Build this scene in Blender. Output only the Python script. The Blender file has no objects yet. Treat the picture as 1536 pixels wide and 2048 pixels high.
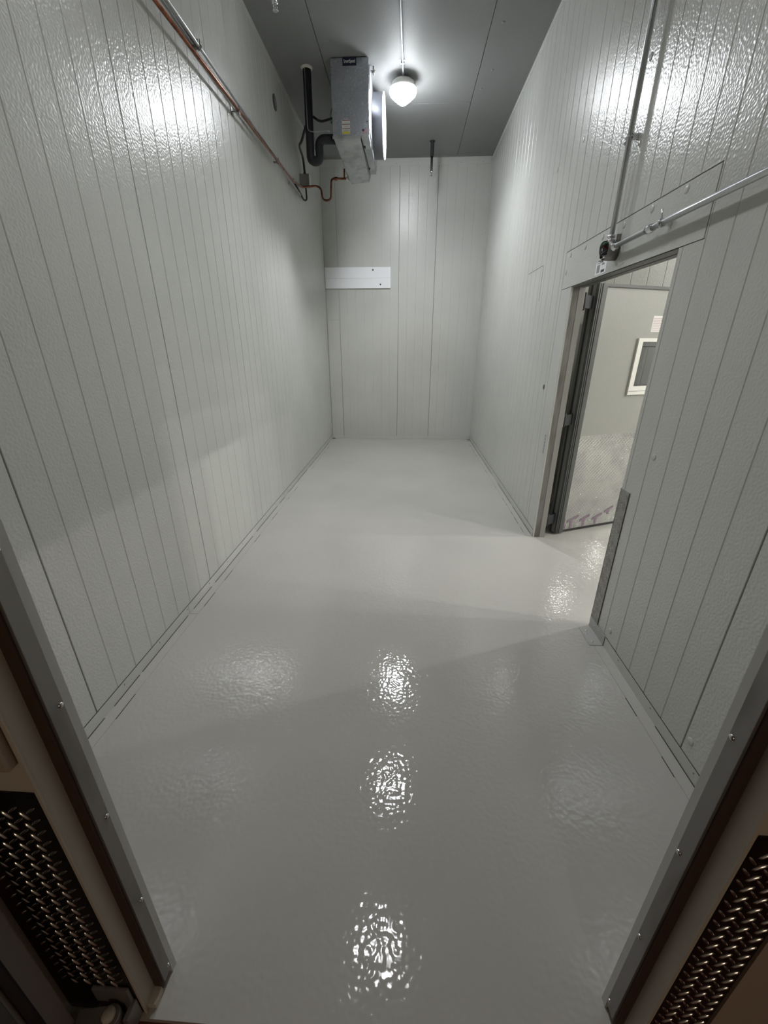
import bpy, bmesh, math, random
from mathutils import Vector, Matrix
R = random.Random(7)
SC = bpy.context.scene
COL = SC.collection

# ---------------------------------------------------------------- camera, world, exposure
CAM_H, PITCH, YAW, FPX = 1.585, 0.3918, 0.0558, 806.29
cam_d = bpy.data.cameras.new('camera'); cam = bpy.data.objects.new('camera', cam_d); COL.objects.link(cam)
cam_d.sensor_fit = 'HORIZONTAL'; cam_d.sensor_width = 36.0; cam_d.lens = FPX / 1536 * 36.0
cam_d.clip_start = 0.02; cam_d.clip_end = 100
cam.location = (0, 0, CAM_H); cam.rotation_euler = (math.pi / 2 - PITCH, 0, YAW)
SC.camera = cam
SC.view_settings.view_transform = 'Standard'; SC.view_settings.look = 'None'
SC.view_settings.gamma = 1.0; SC.view_settings.use_curve_mapping = False
SC.view_settings.exposure = 2.20
SC.cycles.use_denoising = True
SC.cycles.max_bounces = 7; SC.cycles.diffuse_bounces = 4; SC.cycles.glossy_bounces = 4; SC.cycles.transmission_bounces = 4
SC.cycles.use_adaptive_sampling = True; SC.cycles.adaptive_threshold = 0.05
SC.cycles.sample_clamp_indirect = 6.0
SC.cycles.caustics_reflective = True
W = bpy.data.worlds.new('world'); SC.world = W; W.use_nodes = True
W.node_tree.nodes['Background'].inputs[0].default_value = (1.0, 0.80, 0.62, 1)
W.node_tree.nodes['Background'].inputs[1].default_value = 0.014      # the dim hall behind the photographer
LAMP = 23.0          # room lamps, emission of the glowing globes
BEAM = 34.0          # watts of each room lamp's downward beam
LAMP_CORR = 680.0     # corridor lamps

# room size, metres: x to the right, y into the room, z up
A, B, D, H = 1.360, 1.1474, 7.355, 4.095
Y0, Y1 = 0.434, 0.524       # outer and inner face of the entrance wall

# ---------------------------------------------------------------- materials
MATS = {}
def mat(name, col, rough=0.5, metal=0.0, spec=0.5, bump=None, noise=None, coat=0.0, coat_rough=0.1, emit=None, rnoise=None):
    if name in MATS: return MATS[name]
    m = bpy.data.materials.new(name); m.use_nodes = True; nt = m.node_tree
    p = nt.nodes['Principled BSDF']
    p.inputs['Base Color'].default_value = (*col, 1); p.inputs['Roughness'].default_value = rough
    p.inputs['Metallic'].default_value = metal; p.inputs['Specular IOR Level'].default_value = spec
    p.inputs['Coat Weight'].default_value = coat; p.inputs['Coat Roughness'].default_value = coat_rough
    geo = nt.nodes.new('ShaderNodeNewGeometry')
    if emit:
        p.inputs['Emission Color'].default_value = (*emit[0], 1); p.inputs['Emission Strength'].default_value = emit[1]
    if noise:                                   # (scale, second colour, contrast lo, hi, stretch)
        n = nt.nodes.new('ShaderNodeTexNoise'); n.inputs['Scale'].default_value = noise[0]; n.inputs['Detail'].default_value = 2
        mp = nt.nodes.new('ShaderNodeMapping'); mp.inputs['Scale'].default_value = noise[4] if len(noise) > 4 else (1, 1, 1)
        nt.links.new(geo.outputs['Position'], mp.inputs['Vector']); nt.links.new(mp.outputs[0], n.inputs['Vector'])
        mr = nt.nodes.new('ShaderNodeMapRange'); mr.inputs[1].default_value = noise[2]; mr.inputs[2].default_value = noise[3]
        mx = nt.nodes.new('ShaderNodeMix'); mx.data_type = 'RGBA'
        mx.inputs[6].default_value = (*col, 1); mx.inputs[7].default_value = (*noise[1], 1)
        nt.links.new(n.outputs[0], mr.inputs[0]); nt.links.new(mr.outputs[0], mx.inputs[0]); nt.links.new(mx.outputs[2], p.inputs['Base Color'])
    if rnoise:                                  # (scale, rough lo, rough hi)
        n = nt.nodes.new('ShaderNodeTexNoise'); n.inputs['Scale'].default_value = rnoise[0]; n.inputs['Detail'].default_value = 3
        nt.links.new(geo.outputs['Position'], n.inputs['Vector'])
        mr = nt.nodes.new('ShaderNodeMapRange'); mr.inputs[1].default_value = .35; mr.inputs[2].default_value = .65
        mr.inputs[3].default_value = rnoise[1]; mr.inputs[4].default_value = rnoise[2]
        nt.links.new(n.outputs[0], mr.inputs[0]); nt.links.new(mr.outputs[0], p.inputs['Roughness'])
    if bump:                                    # list of (scale, distance, detail)
        last = None
        for sc_, dist, det in bump:
            n = nt.nodes.new('ShaderNodeTexNoise'); n.inputs['Scale'].default_value = sc_; n.inputs['Detail'].default_value = det
            nt.links.new(geo.outputs['Position'], n.inputs['Vector'])
            b = nt.nodes.new('ShaderNodeBump'); b.inputs['Strength'].default_value = 1.0; b.inputs['Distance'].default_value = dist
            nt.links.new(n.outputs[0], b.inputs['Height'])
            if last: nt.links.new(last.outputs[0], b.inputs['Normal'])
            last = b
        nt.links.new(last.outputs[0], p.inputs['Normal'])
        if coat: nt.links.new(last.outputs[0], p.inputs['Coat Normal'])
    MATS[name] = m
    return m

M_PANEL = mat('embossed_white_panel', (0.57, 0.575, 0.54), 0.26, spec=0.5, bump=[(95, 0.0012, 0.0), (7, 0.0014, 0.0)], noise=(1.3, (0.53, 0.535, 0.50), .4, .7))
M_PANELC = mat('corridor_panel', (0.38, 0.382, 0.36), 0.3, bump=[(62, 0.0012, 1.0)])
M_CEIL = mat('ceiling_panel', (0.27, 0.275, 0.27), 0.55, spec=0.15, bump=[(90, 0.0008, 1.0)], noise=(1.0, (0.25, 0.255, 0.25), .4, .7))
M_FLOOR = mat('grey_epoxy_floor', (0.465, 0.452, 0.42), 0.05, bump=[(62, 0.0007, 0.0), (24, 0.0006, 0.0)], noise=(0.9, (0.43, 0.418, 0.389), .4, .65))
M_FLOORC = mat('grey_epoxy_floor_corridor', (0.45, 0.445, 0.42), 0.05, bump=[(62, 0.00065, 1.0), (26, 0.0007, 1.0)])
M_BACK = mat('wall_core', (0.30, 0.30, 0.28), 0.8)
M_TRIM = mat('painted_trim', (0.55, 0.555, 0.52), 0.35, bump=[(60, 0.0004, 1)])
M_GAP = mat('joint_and_gap_shade', (0.05, 0.05, 0.045), 0.8)  # joints and seams, also painted gap shadow at trims and corner guard
M_BOARD = mat('white_board', (0.86, 0.87, 0.88), 0.45, bump=[(120, 0.0003, 1)])
M_GALV = mat('galvanised_sheet', (0.58, 0.60, 0.64), 0.3, 0.9, noise=(70, (0.52, 0.54, 0.585), .42, .62), rnoise=(70, .27, .32))
M_ALU = mat('mill_aluminium', (0.44, 0.45, 0.44), 0.40, 0.85, noise=(9, (0.34, 0.35, 0.34), .45, .62), rnoise=(7, .3, .55))
M_COND = mat('conduit_steel', (0.50, 0.51, 0.52), 0.32, 0.9)
M_STEEL = mat('bright_steel', (0.66, 0.67, 0.69), 0.2, 1.0)
M_DSTEEL = mat('dull_steel_strip', (0.27, 0.255, 0.245), 0.42, 0.6, noise=(14, (0.16, 0.145, 0.135), .5, .75, (1, 1, .25)))
M_COPPER = mat('aged_copper', (0.26, 0.105, 0.06), 0.28, 0.95, noise=(18, (0.12, 0.045, 0.028), .42, .66))
M_BLACK = mat('black_foam', (0.012, 0.012, 0.016), 0.6)
M_CABLE = mat('black_cable', (0.015, 0.015, 0.016), 0.45)
M_WHITEP = mat('white_plastic', (0.78, 0.77, 0.72), 0.4)
M_FOAM = mat('spray_foam', (0.75, 0.72, 0.62), 0.9, bump=[(60, 0.004, 2)])
M_GASK = mat('grey_gasket', (0.085, 0.087, 0.084), 0.45)
M_GASK2 = mat('dark_gasket', (0.035, 0.035, 0.036), 0.5)
M_STRIP = mat('jamb_plastic', (0.33, 0.325, 0.30), 0.45)
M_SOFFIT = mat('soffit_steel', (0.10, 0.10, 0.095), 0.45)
M_EDGE = mat('leaf_edge_grey', (0.20, 0.20, 0.19), 0.45)
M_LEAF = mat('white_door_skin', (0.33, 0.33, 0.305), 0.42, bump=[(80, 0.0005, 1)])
M_GLASS = None
M_PLATE = mat('diamond_plate', (0.36, 0.355, 0.33), 0.4, 0.6, noise=(30, (0.26, 0.25, 0.23), .45, .65))
M_PLATE_LEAF = mat('kick_diamond_plate', (0.52, 0.52, 0.51), 0.05, 0.9, noise=(6, (0.42, 0.42, 0.43), .45, .7))
M_PLATE_D = mat('dark_diamond_plate', (0.045, 0.040, 0.040), 0.25, 0.9)
M_LUG_D = mat('bright_plate_lug', (0.62, 0.60, 0.57), 0.25, 1.0)  # lug colour made paler than the sheet to bring out lamp glints
M_HALL = mat('hall_wall', (0.36, 0.29, 0.24), 0.7, bump=[(40, 0.0006, 1)])
M_HALLF = mat('hall_floor_red', (0.16, 0.05, 0.035), 0.6, bump=[(50, 0.002, 2)])
M_CREAM = mat('cream_jamb', (0.50, 0.45, 0.38), 0.6)
M_BROWN = mat('brown_strip', (0.055, 0.030, 0.020), 0.7)
M_NAVY = mat('navy_print', (0.008, 0.010, 0.035), 0.4)
M_WHITE = mat('white_print', (0.85, 0.85, 0.85), 0.5)
M_PAPER = mat('paper', (0.72, 0.72, 0.69), 0.6)
M_GREYP = mat('grey_print', (0.28, 0.28, 0.28), 0.6)
M_DARKP = mat('black_print', (0.03, 0.03, 0.035), 0.6)
M_REDP = mat('dark_red_print', (0.22, 0.05, 0.05), 0.6)
M_PINKP = mat('pink_print', (0.55, 0.40, 0.42), 0.6)
M_YELLOW = mat('yellow_print', (0.75, 0.62, 0.03), 0.5)
M_FLAGR = mat('flag_red', (0.55, 0.16, 0.18), 0.5)
M_FLAGB = mat('flag_blue', (0.03, 0.04, 0.16), 0.5)
M_PURPLE = mat('purple_film', (0.25, 0.185, 0.23), 0.5)
M_GREENW = mat('green_wire', (0.02, 0.10, 0.05), 0.4)
M_REDW = mat('red_wire', (0.30, 0.05, 0.04), 0.4)
M_VENT = mat('dark_vent', (0.05, 0.05, 0.055), 0.5)
M_GLOBE = mat('lit_globe', (0.9, 0.9, 0.9), 0.3, emit=((0.93, 0.96, 1.0), LAMP))
M_GLOBE2 = mat('lit_globe_second', (0.9, 0.9, 0.9), 0.3, emit=((0.93, 0.96, 1.0), LAMP * .19))
M_GLOBE3 = mat('lit_globe_nearest', (0.9, 0.9, 0.9), 0.3, emit=((0.96, 0.96, 0.96), LAMP * .09))
M_GLOBEC2 = mat('lit_globe_corridor_far', (0.9, 0.9, 0.9), 0.3, emit=((1.0, 0.985, 0.935), LAMP_CORR * .45))
M_GLOBEC = mat('lit_globe_corridor', (0.9, 0.9, 0.9), 0.3, emit=((1.0, 0.985, 0.935), LAMP_CORR))
m = bpy.data.materials.new('window_glass'); m.use_nodes = True
p = m.node_tree.nodes['Principled BSDF']; p.inputs['Base Color'].default_value = (0.75, 0.78, 0.78, 1)
p.inputs['Transmission Weight'].default_value = 1.0; p.inputs['Roughness'].default_value = 0.03; p.inputs['IOR'].default_value = 1.45
M_GLASS = m

# ---------------------------------------------------------------- mesh helpers
ORG = {}          # object name -> world origin
class MB:
    def __init__(s): s.bm = bmesh.new(); s.mats = []; s.smooth = False
    def mi(s, m):
        if m not in s.mats: s.mats.append(m)
        return s.mats.index(m)
    def face(s, vs, m=None, smooth=False):
        try: f = s.bm.faces.new(vs)
        except ValueError: return None
        if m is not None: f.material_index = s.mi(m)
        f.smooth = smooth
        return f
    def box(s, a, b, m=None, bev=0.0):
        lo = [min(a[i], b[i]) for i in range(3)]; hi = [max(a[i], b[i]) for i in range(3)]
        if bev:
            c = bmesh.new(); bmesh.ops.create_cube(c, size=1)
            for v in c.verts: v.co = Vector([(lo[i] + hi[i]) / 2 + v.co[i] * (hi[i] - lo[i]) for i in range(3)])
            bmesh.ops.bevel(c, geom=c.edges[:], offset=bev, segments=2, affect='EDGES', profile=.6)
            s.merge(c, m); return s
        v = [s.bm.verts.new((x, y, z)) for z in (lo[2], hi[2]) for y in (lo[1], hi[1]) for x in (lo[0], hi[0])]
        for q in ((0, 2, 3, 1), (4, 5, 7, 6), (0, 1, 5, 4), (2, 6, 7, 3), (0, 4, 6, 2), (1, 3, 7, 5)):
            s.face([v[i] for i in q], m)
        return s
    def merge(s, c, m=None, mtx=None, smooth=False):
        vs = {v: s.bm.verts.new(mtx @ v.co if mtx else v.co) for v in c.verts}
        for f in c.faces: s.face([vs[v] for v in f.verts], m, smooth or f.smooth)
        c.free()
    def prism(s, prof, d, m=None, smooth=False):
        """prof: closed loop of 3D points, extruded by vector d"""
        d = Vector(d); a = [s.bm.verts.new(q) for q in prof]; b = [s.bm.verts.new(Vector(q) + d) for q in prof]
        n = len(a)
        for i in range(n): s.face([a[i], a[(i + 1) % n], b[(i + 1) % n], b[i]], m, smooth)
        s.face(a[::-1], m); s.face(b, m)
        return s
    def tube(s, pts, r, n=10, m=None, caps=True):
        pts = [Vector(q) for q in pts]; rr = r if isinstance(r, (list, tuple)) else [r] * len(pts)
        t = (pts[1] - pts[0]).normalized(); u = t.orthogonal().normalized(); rings = []
        for i, q in enumerate(pts):
            if 0 < i < len(pts) - 1: tn = ((pts[i + 1] - q).normalized() + (q - pts[i - 1]).normalized()).normalized()
            elif i == 0: tn = (pts[1] - pts[0]).normalized()
            else: tn = (q - pts[i - 1]).normalized()
            u = (u - tn * u.dot(tn)).normalized(); w = tn.cross(u)
            rings.append([s.bm.verts.new(q + (u * math.cos(k * 2 * math.pi / n) + w * math.sin(k * 2 * math.pi / n)) * rr[i]) for k in range(n)])
        for i in range(len(rings) - 1):
            for k in range(n): s.face([rings[i][k], rings[i][(k + 1) % n], rings[i + 1][(k + 1) % n], rings[i + 1][k]], m, True)
        if caps: s.face(rings[0][::-1], m); s.face(rings[-1], m)
        return s
    def ring(s, c, axis, rad, r, n=32, k=8, m=None):
        ax = Vector(axis).normalized(); u = ax.orthogonal().normalized(); w = ax.cross(u); c = Vector(c)
        rings = []
        for i in range(n):
            a = i * 2 * math.pi / n; e = u * math.cos(a) + w * math.sin(a)
            rings.append([s.bm.verts.new(c + e * (rad + r * math.cos(j * 2 * math.pi / k)) + ax * r * math.sin(j * 2 * math.pi / k)) for j in range(k)])
        for i in range(n):
            for j in range(k): s.face([rings[i][j], rings[(i + 1) % n][j], rings[(i + 1) % n][(j + 1) % k], rings[i][(j + 1) % k]], m, True)
        return s
    def lathe(s, c, axis, prof, n=24, m=None, smooth=True):
        """prof: (radius, height along axis)"""
        ax = Vector(axis).normalized(); u = ax.orthogonal().normalized(); w = ax.cross(u); c = Vector(c); rings = []
        for rad, h in prof:
            if rad < 1e-5: rings.append([s.bm.verts.new(c + ax * h)])
            else: rings.append([s.bm.verts.new(c + ax * h + (u * math.cos(k * 2 * math.pi / n) + w * math.sin(k * 2 * math.pi / n)) * rad) for k in range(n)])
        for a, b in zip(rings, rings[1:]):
            for k in range(n):
                k2 = (k + 1) % n
                if len(a) == 1 and len(b) == 1: continue
                if len(a) == 1: s.face([a[0], b[k2], b[k]], m, smooth)
                elif len(b) == 1: s.face([a[k], a[k2], b[0]], m, smooth)
                else: s.face([a[k], a[k2], b[k2], b[k]], m, smooth)
        if len(rings[0]) > 1: s.face(rings[0][::-1], m)
        if len(rings[-1]) > 1: s.face(rings[-1], m)
        return s
    def build(s, name, m=None, parent=None, origin=None):
        bmesh.ops.recalc_face_normals(s.bm, faces=s.bm.faces[:])
        me = bpy.data.meshes.new(name)
        co = [v.co for v in s.bm.verts]
        lo = Vector([min(c[i] for c in co) for i in range(3)]); hi = Vector([max(c[i] for c in co) for i in range(3)])
        org = Vector(origin) if origin is not None else Vector(((lo.x + hi.x) / 2, (lo.y + hi.y) / 2, lo.z))
        for v in s.bm.verts: v.co -= org
        s.bm.to_mesh(me); s.bm.free()
        if s.mats:
            for q in s.mats: me.materials.append(q)
        elif m: me.materials.append(m)
        return link(name, me, org, parent)
def link(name, me, org, parent=None, rot=None):
    o = bpy.data.objects.new(name, me); COL.objects.link(o); org = Vector(org)
    if parent is not None:
        o.parent = parent; o.location = org - ORG[parent.name]
    else: o.location = org
    if rot is not None: o.rotation_euler = rot
    ORG[o.name] = org
    return o
def empty(name, loc):
    return link(name, None, loc)
def tag(o, label=None, cat=None, group=None, kind=None):
    if label: o['label'] = label
    if cat: o['category'] = cat
    if group: o['group'] = group
    if kind: o['kind'] = kind
    return o
def struct(o, label=None, cat=None):
    return tag(o, label, cat, kind='structure')
def fillet(pts, r, n=6):
    pts = [Vector(q) for q in pts]; out = [pts[0]]
    for i in range(1, len(pts) - 1):
        a, b, c = pts[i - 1], pts[i], pts[i + 1]
        d1 = (a - b); d2 = (c - b); rr = min(r, d1.length * .49, d2.length * .49)
        p1 = b + d1.normalized() * rr; p2 = b + d2.normalized() * rr
        for k in range(n + 1):
            t = k / n; out.append(p1 * (1 - t) ** 2 + b * 2 * t * (1 - t) + p2 * t * t)
    out.append(pts[-1]); return out

# ---------------------------------------------------------------- panelled walls
RIB = 0.1397          # rib spacing, eight to a panel
def panel_piece(mb, u0, u1, z0, z1, ribs, place, th=0.022, gap=0.0025):
    """vertical board from u0 to u1 with shallow V ribs; place(u, depth, z) -> point, depth 0 = wall face, positive into the wall"""
    u0 += gap; u1 -= gap
    prof = [(u0, th), (u0, 0.0018), (u0 + 0.0018, 0)]
    for r_ in ribs:
        if u0 + .012 < r_ < u1 - .012: prof += [(r_ - .0048, 0), (r_ - .0014, .0022), (r_ + .0014, .0022), (r_ + .0048, 0)]
    prof += [(u1 - 0.0018, 0), (u1, 0.0018), (u1, th)]
    mb.prism([place(u, d, z0) for u, d in prof], Vector(place(u0, 0, z1)) - Vector(place(u0, 0, z0)))
def ribs_from(a, lo, hi):
    k0 = math.ceil((lo - a) / RIB); return [a + k * RIB for k in range(k0, int((hi - a) / RIB) + 1)]
PROTO = {}
def proto(key, fn):
    if key not in PROTO:
        mb = MB(); mt = fn(mb); o = mb.build(key, mt, origin=(0, 0, 0)); me = o.data; bpy.data.objects.remove(o); PROTO[key] = me
    return PROTO[key]
def plug_fn(mb):      # round snap-in plug, axis +x
    mb.lathe((0, 0, 0), (1, 0, 0), [(.0165, -.004), (.0165, .0012), (.014, .0028), (.0001, .0036)], 20); return M_PANEL
def screw_fn(mb):     # pan head screw, axis +x
    mb.lathe((0, 0, 0), (1, 0, 0), [(.0055, -.003), (.0055, .001), (.0042, .0028), (.0001, .0036)], 10); return M_STEEL
def pscrew_fn(mb):    # small painted screw head
    mb.lathe((0, 0, 0), (1, 0, 0), [(.0045, -.003), (.0045, .001), (.003, .002), (.0001, .0025)], 8); return M_BACK
def put(key, fn, name, loc, parent, axis='+x'):
    rot = {'+x': (0, 0, 0), '-x': (0, 0, math.pi), '-y': (0, 0, -math.pi / 2), '+z': (0, -math.pi / 2, 0), '-z': (0, math.pi / 2, 0)}[axis]
    return link(name, proto(key, fn), loc, parent, rot)

# left wall
wl = struct(MB().box((-A - .10, Y0, 0), (-A - .021, D + .1, H)).build('wall_left', M_BACK, origin=(-A - .06, 4, 0)), 'long left wall of ribbed white insulated panels under the copper pipe', 'wall')
pl_l = lambda u, d, z: (-A - d, u, z)
js = [Y1, 1.256] + [1.256 + 1.118 * k for k in range(1, 6)] + [D]
for a, b in zip(js, js[1:]):
    mb = MB(); panel_piece(mb, a, b, .004, H, ribs_from(1.256, a, b), pl_l); mb.build('panel', M_PANEL, wl)
# back wall
wb = struct(MB().box((-A - .1, D + .021, 0), (B + .1, D + .10, H)).build('wall_back', M_BACK, origin=(0, D + .06, 0)), 'back wall of ribbed white insulated panels at the far end', 'wall')
pl_b = lambda u, d, z: (u, D + d, z)
for a, b, z0, z1 in [(-1.147, -.176, .004, H), (-A, -1.147, 1.978, H), (-A, -1.147, .004, 1.975), (-.176, .39, .004, H), (.39, B, .004, H)]:
    mb = MB(); panel_piece(mb, a, b, z0, z1, ribs_from(-.176, a, b), pl_b, gap=.0025 if z0 < 1 or b > -1 else .0); mb.build('panel', M_PANEL, wb)
# right wall with the doorway y 2.09 .. 3.325, head z 1.97
DY0, DY1, DZ = 2.09, 3.325, 1.97
mb = MB()
mb.box((B + .021, Y0, 0), (B + .10, DY0, H)); mb.box((B + .021, DY1, 0), (B + .10, D + .1, H)); mb.box((B + .021, DY0, DZ), (B + .10, DY1, H))
wr = struct(mb.build('wall_right', M_BACK, origin=(B + .06, 4, 0)), 'long right wall of ribbed white insulated panels with the doorway', 'wall')
pl_r = lambda u, d, z: (B + d, u, z)
rb = lambda a, b: ribs_from(1.224, a, b)
ZP = 2.215
def rpanel(pieces):
    mb = MB()
    for a, b, z0, z1 in pieces: panel_piece(mb, a, b, z0, z1, rb(a, b), pl_r)
    mb.build('panel', M_PANEL, wr)
rpanel([(Y1, 1.224, .004, H)])
rpanel([(1.224, DY0 + .0025, .004, DZ), (1.224, 1.937, DZ, ZP + .002), (1.224, 2.342, ZP + .002, H)])
rpanel([(2.342, 3.46, ZP + .002, H)])
rpanel([(3.53, 4.578, .004, ZP + .002), (3.46, 4.578, ZP + .002, H)])
for k in range(2): rpanel([(4.578 + 1.118 * k, 4.578 + 1.118 * (k + 1), .004, H)])
rpanel([(6.814, D, .004, H)])
mb = MB(); panel_piece(mb, 1.937, 3.53, DZ + .004, ZP - .003, [], pl_r); mb.build('header_panel', M_PANEL, wr)
mb = MB(); panel_piece(mb, DY1 - .0025, 3.53, .004, DZ, [], pl_r); mb.build('jamb_panel', M_PANEL, wr)
for y, z in [(2.137, 2.188), (2.395, 2.187), (2.665, 2.185), (2.925, 2.183), (3.18, 2.182), (3.44, 2.183), (3.485, 2.079), (1.891, 1.107), (1.877, .125),
             (1.193, .137), (2.72, 2.88), (3.524, 2.862), (4.047, 2.867)]:
    put('plug', plug_fn, 'plug', (B, y, z), wr, '-x')
# cable entry hole with its cover ring beside the doorway, and an old patch outline
mb = MB(); mb.ring((B, 3.608, 1.262), (1, 0, 0), .020, .0028, 20, 6, M_GREYP); mb.lathe((B - .0005, 3.608, 1.262), (-1, 0, 0), [(.018, 0), (.018, .0006)], 16, M_GAP); mb.build('hole_cover', None, wr)
mb = MB()
mb.box((B - .0008, 4.09, 2.219), (B, 4.55, 2.2225)); mb.box((B - .0008, 4.088, 1.95), (B, 4.0915, 2.222)); mb.build('patch_seam', M_GAP, wr)
mb = MB()
for k in range(6): mb.box((B - .0006, 3.37, .75 + k * .027), (B, 3.40, .770 + k * .027), M_GREYP)
mb.build('tape_strip', None, wr)

# ceiling in panels with open seams
ce = struct(MB().box((-A - .1, Y0, H + .021), (B + .1, D + .1, H + .12)).build('ceiling', M_BACK, origin=(0, 4, H + .06)), 'grey insulated panel ceiling with the lit lamp', 'ceiling')
for x0, x1, y0, y1 in [(-A, -.87, Y1, D), (-.87, .64, Y1, 2.2), (-.87, .64, 2.2, 5.95), (-.87, .64, 5.95, D), (.64, B, Y1, D)]:
    g = .003; mb = MB(); mb.box((x0 + g, y0 + g, H), (x1 - g, y1 - g, H + .02)); mb.build('panel', M_CEIL, ce)
for x, y in [(.77, 5.389), (.71, 5.70), (.74, 4.75), (-.80, 4.9), (.69, 6.6)]: put('cplug', lambda b: (plug_fn(b), M_CEIL)[1], 'plug', (x, y, H), ce, '-z')

# floors
fl = struct(MB().box((-A - .1, Y0 - .012, -.08), (B + .02, D + .1, 0)).build('floor', M_FLOOR, origin=(0, 4, 0)), 'glossy grey epoxy floor of the cold room', 'floor')

# angle trims: floor, ceiling and corners
def angle_y(name, x, sx, y0, y1, z, sz, legw, legz, m_w, m_f, label, cat, th=.0025, lengths=None, screws=True, floor_screw=False):
    root = struct(empty(name, (x, (y0 + y1) / 2, z)), label, cat)
    cuts = lengths or [y0, y1]
    for a, b in zip(cuts, cuts[1:]):
        mb = MB(); mb.box((x, a + .0015, z), (x + sx * th, b - .0015, z + sz * legz), m_w)
        mb.box((x + sx * th, a + .0015, z), (x + sx * legw, b - .0015, z + sz * th), m_f)
        mb.build('trim_length', None, root)
        if sz > 0:
            mb = MB(); mb.box((x, a + .002, z + legz), (x + sx * .0016, b - .002, z + legz + .0035)); mb.build('gap_shade', M_GAP, root)  # dark strip along the top edge, painted-in shadow of the gap
            mb = MB(); y_ = a + .05
            while y_ < b - .1:
                l_ = R.uniform(.15, .9)
                if R.random() < .8: mb.box((x + sx * .0025, y_, z + .0026), (x + sx * .0058, min(y_ + l_, b - .01), z + .0045), M_GAP)
                y_ += l_ + R.uniform(.02, .15)
            y_ = a + .08
            while y_ < b - .1:
                l_ = R.uniform(.04, .22)
                if R.random() < .6: mb.box((x + sx * legw, y_, z), (x + sx * (legw + .003), min(y_ + l_, b - .01), z + .0012), M_GAP)
                y_ += l_ + R.uniform(.05, .4)
            mb.build('joint_line', M_GAP, root)
    if screws:
        y = y0 + .3
        while y < y1:
            put('pscrew', pscrew_fn, 'screw', (x + sx * th, y, z + sz * legz * .72), root, '+x' if sx > 0 else '-x'); y += .305
    return root
angle_y('baseboard_left', -A, 1, Y1, D, 0, 1, .055, .062, M_TRIM, M_FLOOR, 'low painted metal angle along the foot of the left wall', 'baseboard', lengths=[Y1, 2.06, 4.33, D])
angle_y('baseboard_right', B, -1, Y1, 1.90, 0, 1, .055, .062, M_TRIM, M_FLOOR, 'low painted metal angle at right between the doorway and the entrance', 'baseboard')
angle_y('baseboard_right', B, -1, 3.335, D, 0, 1, .055, .062, M_TRIM, M_FLOOR, 'low painted metal angle at right between the doorway and the far corner', 'baseboard', lengths=[3.335, 5.2, D])
angle_y('trim_1', -A, 1, Y1, D, H, -1, .078, .05, M_TRIM, M_CEIL, 'metal angle where left wall meets the ceiling', 'trim', lengths=[Y1, 5.40, D], screws=False)
angle_y('trim_2', B, -1, Y1, D, H, -1, .02, .052, M_TRIM, M_CEIL, 'metal angle where right wall meets the ceiling', 'trim', lengths=[Y1, 2.6, 5.64, D])
def angle_x(name, z, sz, legy, legz, label, cat, m_f, x0, x1, th=.0025):
    root = struct(empty(name, (0, D, z)), label, cat)
    mb = MB(); mb.box((x0, D, z), (x1, D - th, z + sz * legz), M_TRIM); mb.box((x0, D - th, z), (x1, D - legy, z + sz * th), m_f); mb.build('trim_length', None, root)
    x = x0 + .2
    while x < x1: put('pscrew', pscrew_fn, 'screw', (x, D - th, z + sz * legz * .75), root, '-y'); x += .31
    return root
angle_x('baseboard_back', 0, 1, .05, .055, 'low painted metal angle along the foot of the back wall', 'baseboard', M_FLOOR, -A + .004, B - .004)
angle_x('trim_3', H, -1, .05, .088, 'metal angle where back wall meets the ceiling', 'trim', M_CEIL, -A + .004, B - .004)
t4 = struct(empty('trim_4', (B, D, 0)), 'vertical metal angle in the far right corner', 'trim')
mb = MB(); mb.box((B - .085, D - .0025, .06), (B - .0026, D, H - .09)); mb.box((B - .0025, D - .05, .065), (B, D - .0026, H - .06)); mb.build('trim_length', M_TRIM, t4)
for k in range(12): put('pscrew', pscrew_fn, 'screw', (B - .062, D - .0025, .35 + k * .31), t4, '-y')

# ---------------------------------------------------------------- entrance wall, jambs
XL, XR, HZ = -.633, .569, 2.30          # cream reveal planes
mb = MB()
mb.box((-A - .1, Y0, 0), (XL, Y1 - .001, H)); mb.box((XR, Y0, 0), (B + .1, Y1 - .001, H)); mb.box((XL, Y0, HZ), (XR, Y1 - .001, H))
mb.box((-2.6, Y0, -.05), (-A - .1, Y1, H)); mb.box((B + .1, Y0, -.05), (2.6, Y1, H))
struct(mb.build('wall_front', M_CREAM, origin=(0, Y0, 0)), 'cream entrance wall around the opening the photo is taken through', 'wall')
def jamb(name, xr, s, xo, label):
    """s=+1: left jamb, faces +x"""
    root = struct(empty(name, (xr, .49, 0)), label, 'trim')
    mb = MB(); mb.box((xo, .507, 0), (xr, Y1, HZ)); mb.build('white_edge', M_TRIM, root)
    mb = MB(); mb.box((xo + s * .0005, .4765, .03), (xr + s * .0012, .507, HZ), bev=.001); mb.build('steel_strip', M_DSTEEL, root)
    mb = MB(); mb.box((xo, .4715, .012), (xr - s * .004, .4765, HZ)); mb.build('brown_strip', M_BROWN, root)  # dark brown strip across the step
    mb = MB(); mb.box((xo, .440, 0), (xr - s * .006, .4715, .022)); mb.build('foot_block', M_CREAM, root)
    mb = MB(); mb.box((xo - s * .006, Y0 - .0035, 0), (xo + s * .001, Y0, HZ), bev=.001); mb.build('edge_bead', M_CREAM, root)
    for k in range(7): put('screw', screw_fn, 'screw', (xr + s * .0012, .5003, .056 + .312 * k), root, '+x' if s > 0 else '-x')
    return root
jamb('trim_5', -.607, 1, XL, 'left entrance jamb with steel strip and brown strip')
jamb('trim_6', .544, -1, XR, 'right entrance jamb with stained steel strip and brown strip')
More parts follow.
